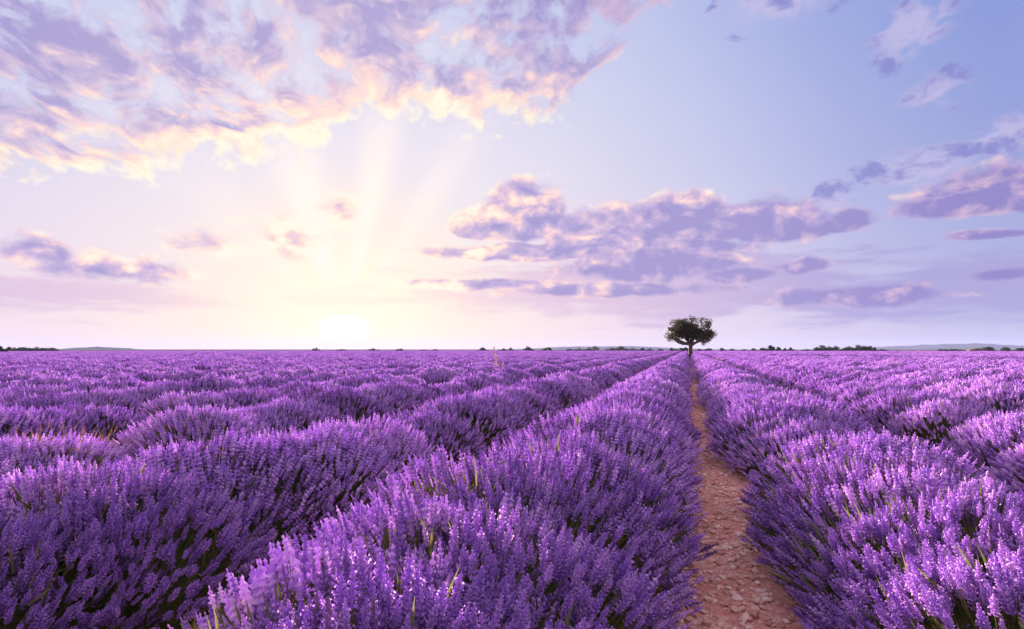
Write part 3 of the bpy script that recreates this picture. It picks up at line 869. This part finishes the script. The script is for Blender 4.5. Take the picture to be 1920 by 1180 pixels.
# ------------------------------------------------------------------ trees and bushes along the far edge of the field
def horizon_tree(px, w_px, h_px, depth, label, name='horizon_tree', dense=1.0):
    q = np.random.default_rng(int(px * 7 + 3))
    m = depth / 1050.0
    x, y = ground_at((px - 960) / 1050.0, depth)
    H = EYE + (h_px - 3) * m; Wd = w_px * m / 2
    root = bpy.data.objects.new(name, None); root.location = (x, y, 0); root.rotation_euler = (0, 0, R(HEADING)); col.objects.link(root)
    tag(root, label, 'tree', 'trees and bushes along the horizon')
    tv, tf = tube([(0, 0, -.1), (.05, 0, H * .3), (0, 0, H * .7)], [.16, .12, .05], 6)
    link('trunk', mesh('trunk', tv, tf, M_bark), root)
    cl = []
    lean = q.uniform(-.35, .35)
    for i in range(18):
        u_ = q.uniform(-1.25, 1.25); top = H * (1 - .42 * abs(u_ - lean) ** 1.5) * q.uniform(.72, 1.0)
        r_ = Wd * q.uniform(.22, .42)
        cl.append((np.array([u_ * Wd, q.normal(0, .4) * Wd, max(.4, top * q.uniform(.45, 1.0) - r_ * .6)]), (r_, r_, r_ * .75)))
    link('crown', crown_mesh('crown', q, cl, int(900 * dense), 0.34 + 0.02 * Wd, M_shrub), root)
LEFT = [(2, 16, 14, 120), (592, 12, 6, 280), (640, 16, 4, 280), (700, 14, 5, 280), (749, 12, 5, 290), (793, 10, 3, 290), (815, 8, 4, 290), (904, 13, 7, 280), (944, 13, 5, 290), (959, 8, 6, 270), (992, 15, 10, 260),
        (1025, 15, 8, 270), (1067, 9, 5, 280), (1088, 18, 5, 290), (1114, 25, 10, 270), (1147, 19, 7, 290), (1165, 21, 10, 270), (1184, 19, 7, 280), (1205, 10, 6, 280), (1220, 12, 5, 290), (1241, 12, 5, 280), (1264, 16, 8, 260), (1283, 13, 10, 200)]
RIGHT = [(1313, 10, 5, 280), (1330, 12, 6, 270), (1355, 9, 6, 280), (1373, 8, 5, 290), (1396, 9, 4, 290), (1413, 8, 5, 280), (1432, 12, 7, 270), (1447, 14, 12, 250), (1461, 9, 8, 260), (1472, 9, 6, 270), (1483, 9, 7, 270), (1513, 12, 5, 290),
         (1539, 22, 14, 230), (1555, 15, 9, 240), (1568, 16, 9, 245), (1587, 24, 13, 230), (1611, 26, 14, 228), (1630, 17, 10, 235), (1656, 10, 4, 280), (1770, 16, 4, 290), (1796, 24, 4, 290), (1852, 22, 11, 240), (1887, 14, 9, 250), (1909, 17, 9, 250)]
nl = len(LEFT)
for i, (px, w, h, dp) in enumerate(LEFT):
    label = 'small olive tree cut by the left edge of the picture' if i == 0 else f'small dark tree on the horizon, {ordinal(nl - i)} to the left of the lone tree'
    horizon_tree(px, w, h, dp, label)
for i, (px, w, h, dp) in enumerate(RIGHT):
    horizon_tree(px, w, h, dp, f'small dark tree on the horizon, {ordinal(i + 1)} to the right of the lone tree', dense=1.6 if h > 9 else 1.0)
# low grove far left
for i, px in enumerate(range(26, 100, 9)):
    horizon_tree(px, 16, 7 + (i % 3), 300, f'low tree of the far left grove on the horizon, {ordinal(i + 1)} from the left', 'grove_tree')
# stone heap by the bush on the right
V, F = ico(2)
hx, hy = ground_at((1832 - 960) / 1050, 238)
V = lump(V, 0.25, 1.6, 9) * np.array([3.6, 2.0, 1.15]); V[:, 2] += 0.5
tag(link('stone_heap', mesh('stone_heap', V, F, bark('heap_stone', (0.10, 0.05, 0.035, 1), (0.20, 0.10, 0.07, 1))), None, (hx, hy, 0)), 'low reddish brown stone heap beside a bush on the right horizon', 'stone heap')

# ------------------------------------------------------------------ dry grass, wild flowers, rock on the path
def grass_tuft(x, y, h, n, label, spread=0.28):
    q = np.random.default_rng(int(abs(x) * 100 + y * 10))
    root = bpy.data.objects.new('dry_grass_tuft', None); root.location = (x, y, 0); col.objects.link(root)
    tag(root, label, 'dry grass', 'dry grass tufts among the lavender')
    a = q.uniform(0, 6.3, n); r = spread * np.sqrt(q.random(n))
    base = np.stack([np.cos(a) * r * .5, np.sin(a) * r * .5, np.zeros(n)], 1)
    L = h * q.uniform(.7, 1.1, n)
    d = np.stack([np.cos(a) * q.uniform(0, .5, n), np.sin(a) * q.uniform(0, .5, n), np.ones(n)], 1) + q.normal(0, .16, (n, 3))
    blade = (np.array([(-.006, 0, 0), (.006, 0, 0), (.005, .02, .5), (-.005, .02, .5), (0, .07, 1.0)]), np.array([(0, 1, 2), (0, 2, 3), (3, 2, 4)]), np.zeros(5))
    Mx = frames(d, q.uniform(0, 6.3, n)) * np.stack([np.ones(n) * .8, L, L], 1)[:, None, :]
    V, F, T = stamp(blade, Mx, base, q.random(n))
    tag(link('blades', mesh('blades', V, F, M_straw, T), root), kind='stuff')
    dn = d / np.linalg.norm(d, axis=1, keepdims=True); tips = base + dn * L[:, None] * .97
    ear = (np.array([(-.07, 0, .2), (.07, 0, .2), (0, .07, .25), (0, 0, 0), (0, 0, 1.0)]), np.array([(3, 1, 0), (3, 2, 1), (3, 0, 2), (4, 0, 1), (4, 1, 2), (4, 2, 0)]), np.zeros(5))
    V, F, T = stamp(ear, frames(dn, q.uniform(0, 6.3, n)) * .085, tips - dn * .07, q.random(n))
    tag(link('seed_heads', mesh('seed_heads', V, F, M_straw, T), root), kind='stuff')
TUFTS = [(-0.905, 4.25), (-0.87, 4.3), (-0.835, 4.4), (-0.80, 4.35), (-0.765, 4.45)]
for i, (sl, dp) in enumerate(TUFTS):
    x, y = ground_at(sl, dp)
    grass_tuft(x, y, 0.53 + 0.05 * (i % 3), 50, f'pale dry grass tuft at the left picture edge, {ordinal(i + 1)} from the left')

def wild_flower(x, y, h, label, n=3):
    q = np.random.default_rng(int(y * 100))
    root = bpy.data.objects.new('wild_flower', None); root.location = (x, y, 0); col.objects.link(root)
    tag(root, label, 'wild flower')
    for k in range(n):
        hk = h * (1 - .14 * k); dx_ = (k - (n - 1) / 2) * .13 + q.normal(0, .03)
        pts = [(dx_ * .3, 0, 0), (dx_ * .7, .02, hk * .5), (dx_, .03, hk)]
        sv, sf = tube(pts, [.008, .006, .004], 4)
        st = link('stalk', mesh('stalk', sv, sf, M_straw, np.full(len(sv), .5)), root)
        nb = 16
        zz = np.linspace(.55, 1.0, nb) * hk
        pos = np.stack([dx_ * (.4 + .6 * zz / hk), np.full(nb, .03), zz], 1) + q.normal(0, .012, (nb, 3))
        V0, F0 = ico(1)
        V, F, T = stamp((V0, F0, np.zeros(len(V0))), np.repeat(np.eye(3)[None], nb, 0) * q.uniform(.012, .028, nb)[:, None, None], pos, q.random(nb))
        link('blossom', mesh('blossom', V, F, M_cream, T), st)
x, y = ground_at((932 - 960) / 1050, 15.0)
wild_flower(x, y, 1.20, 'pale wild flower stalks rising above the lavender left of the lone tree')
x, y = ground_at((1348 - 960) / 1050, 24.0)
wild_flower(x, y, 0.92, 'two pale dry stalks in the row right of the path', 2)

V, F = ico(3)
V = lump(V, 0.22, 1.5, 4.4) * np.array([.095, .08, .06])
tag(link('rock', mesh('rock', V, F, bark('brown_rock', (0.10, 0.04, 0.03, 1), (0.22, 0.10, 0.07, 1)), smooth=True), None, (0.30, 6.95, 0.045)), 'dark brown round rock lying on the stony path', 'rock')

# ------------------------------------------------------------------ air
m, t, N = material('haze_air')
pv = N.n('ShaderNodeVolumePrincipled'); pv.inputs['Density'].default_value = 0.00012
pv.inputs['Color'].default_value = (0.32, 0.42, 0.75, 1); pv.inputs['Anisotropy'].default_value = 0.0
o = N.n('ShaderNodeOutputMaterial'); t.links.new(pv.outputs[0], o.inputs['Volume'])
hb = 4300.0
V = np.array([(sx * hb, sy * hb, z_) for z_ in (-1.0, 48.0) for sx, sy in ((-1, -1), (1, -1), (1, 1), (-1, 1))])
F = np.array([(3, 2, 1, 0), (4, 5, 6, 7), (0, 1, 5, 4), (1, 2, 6, 5), (2, 3, 7, 6), (3, 0, 4, 7)])
tag(link('haze', mesh('haze', V, F, m)), 'thin evening haze over the field', kind='stuff')
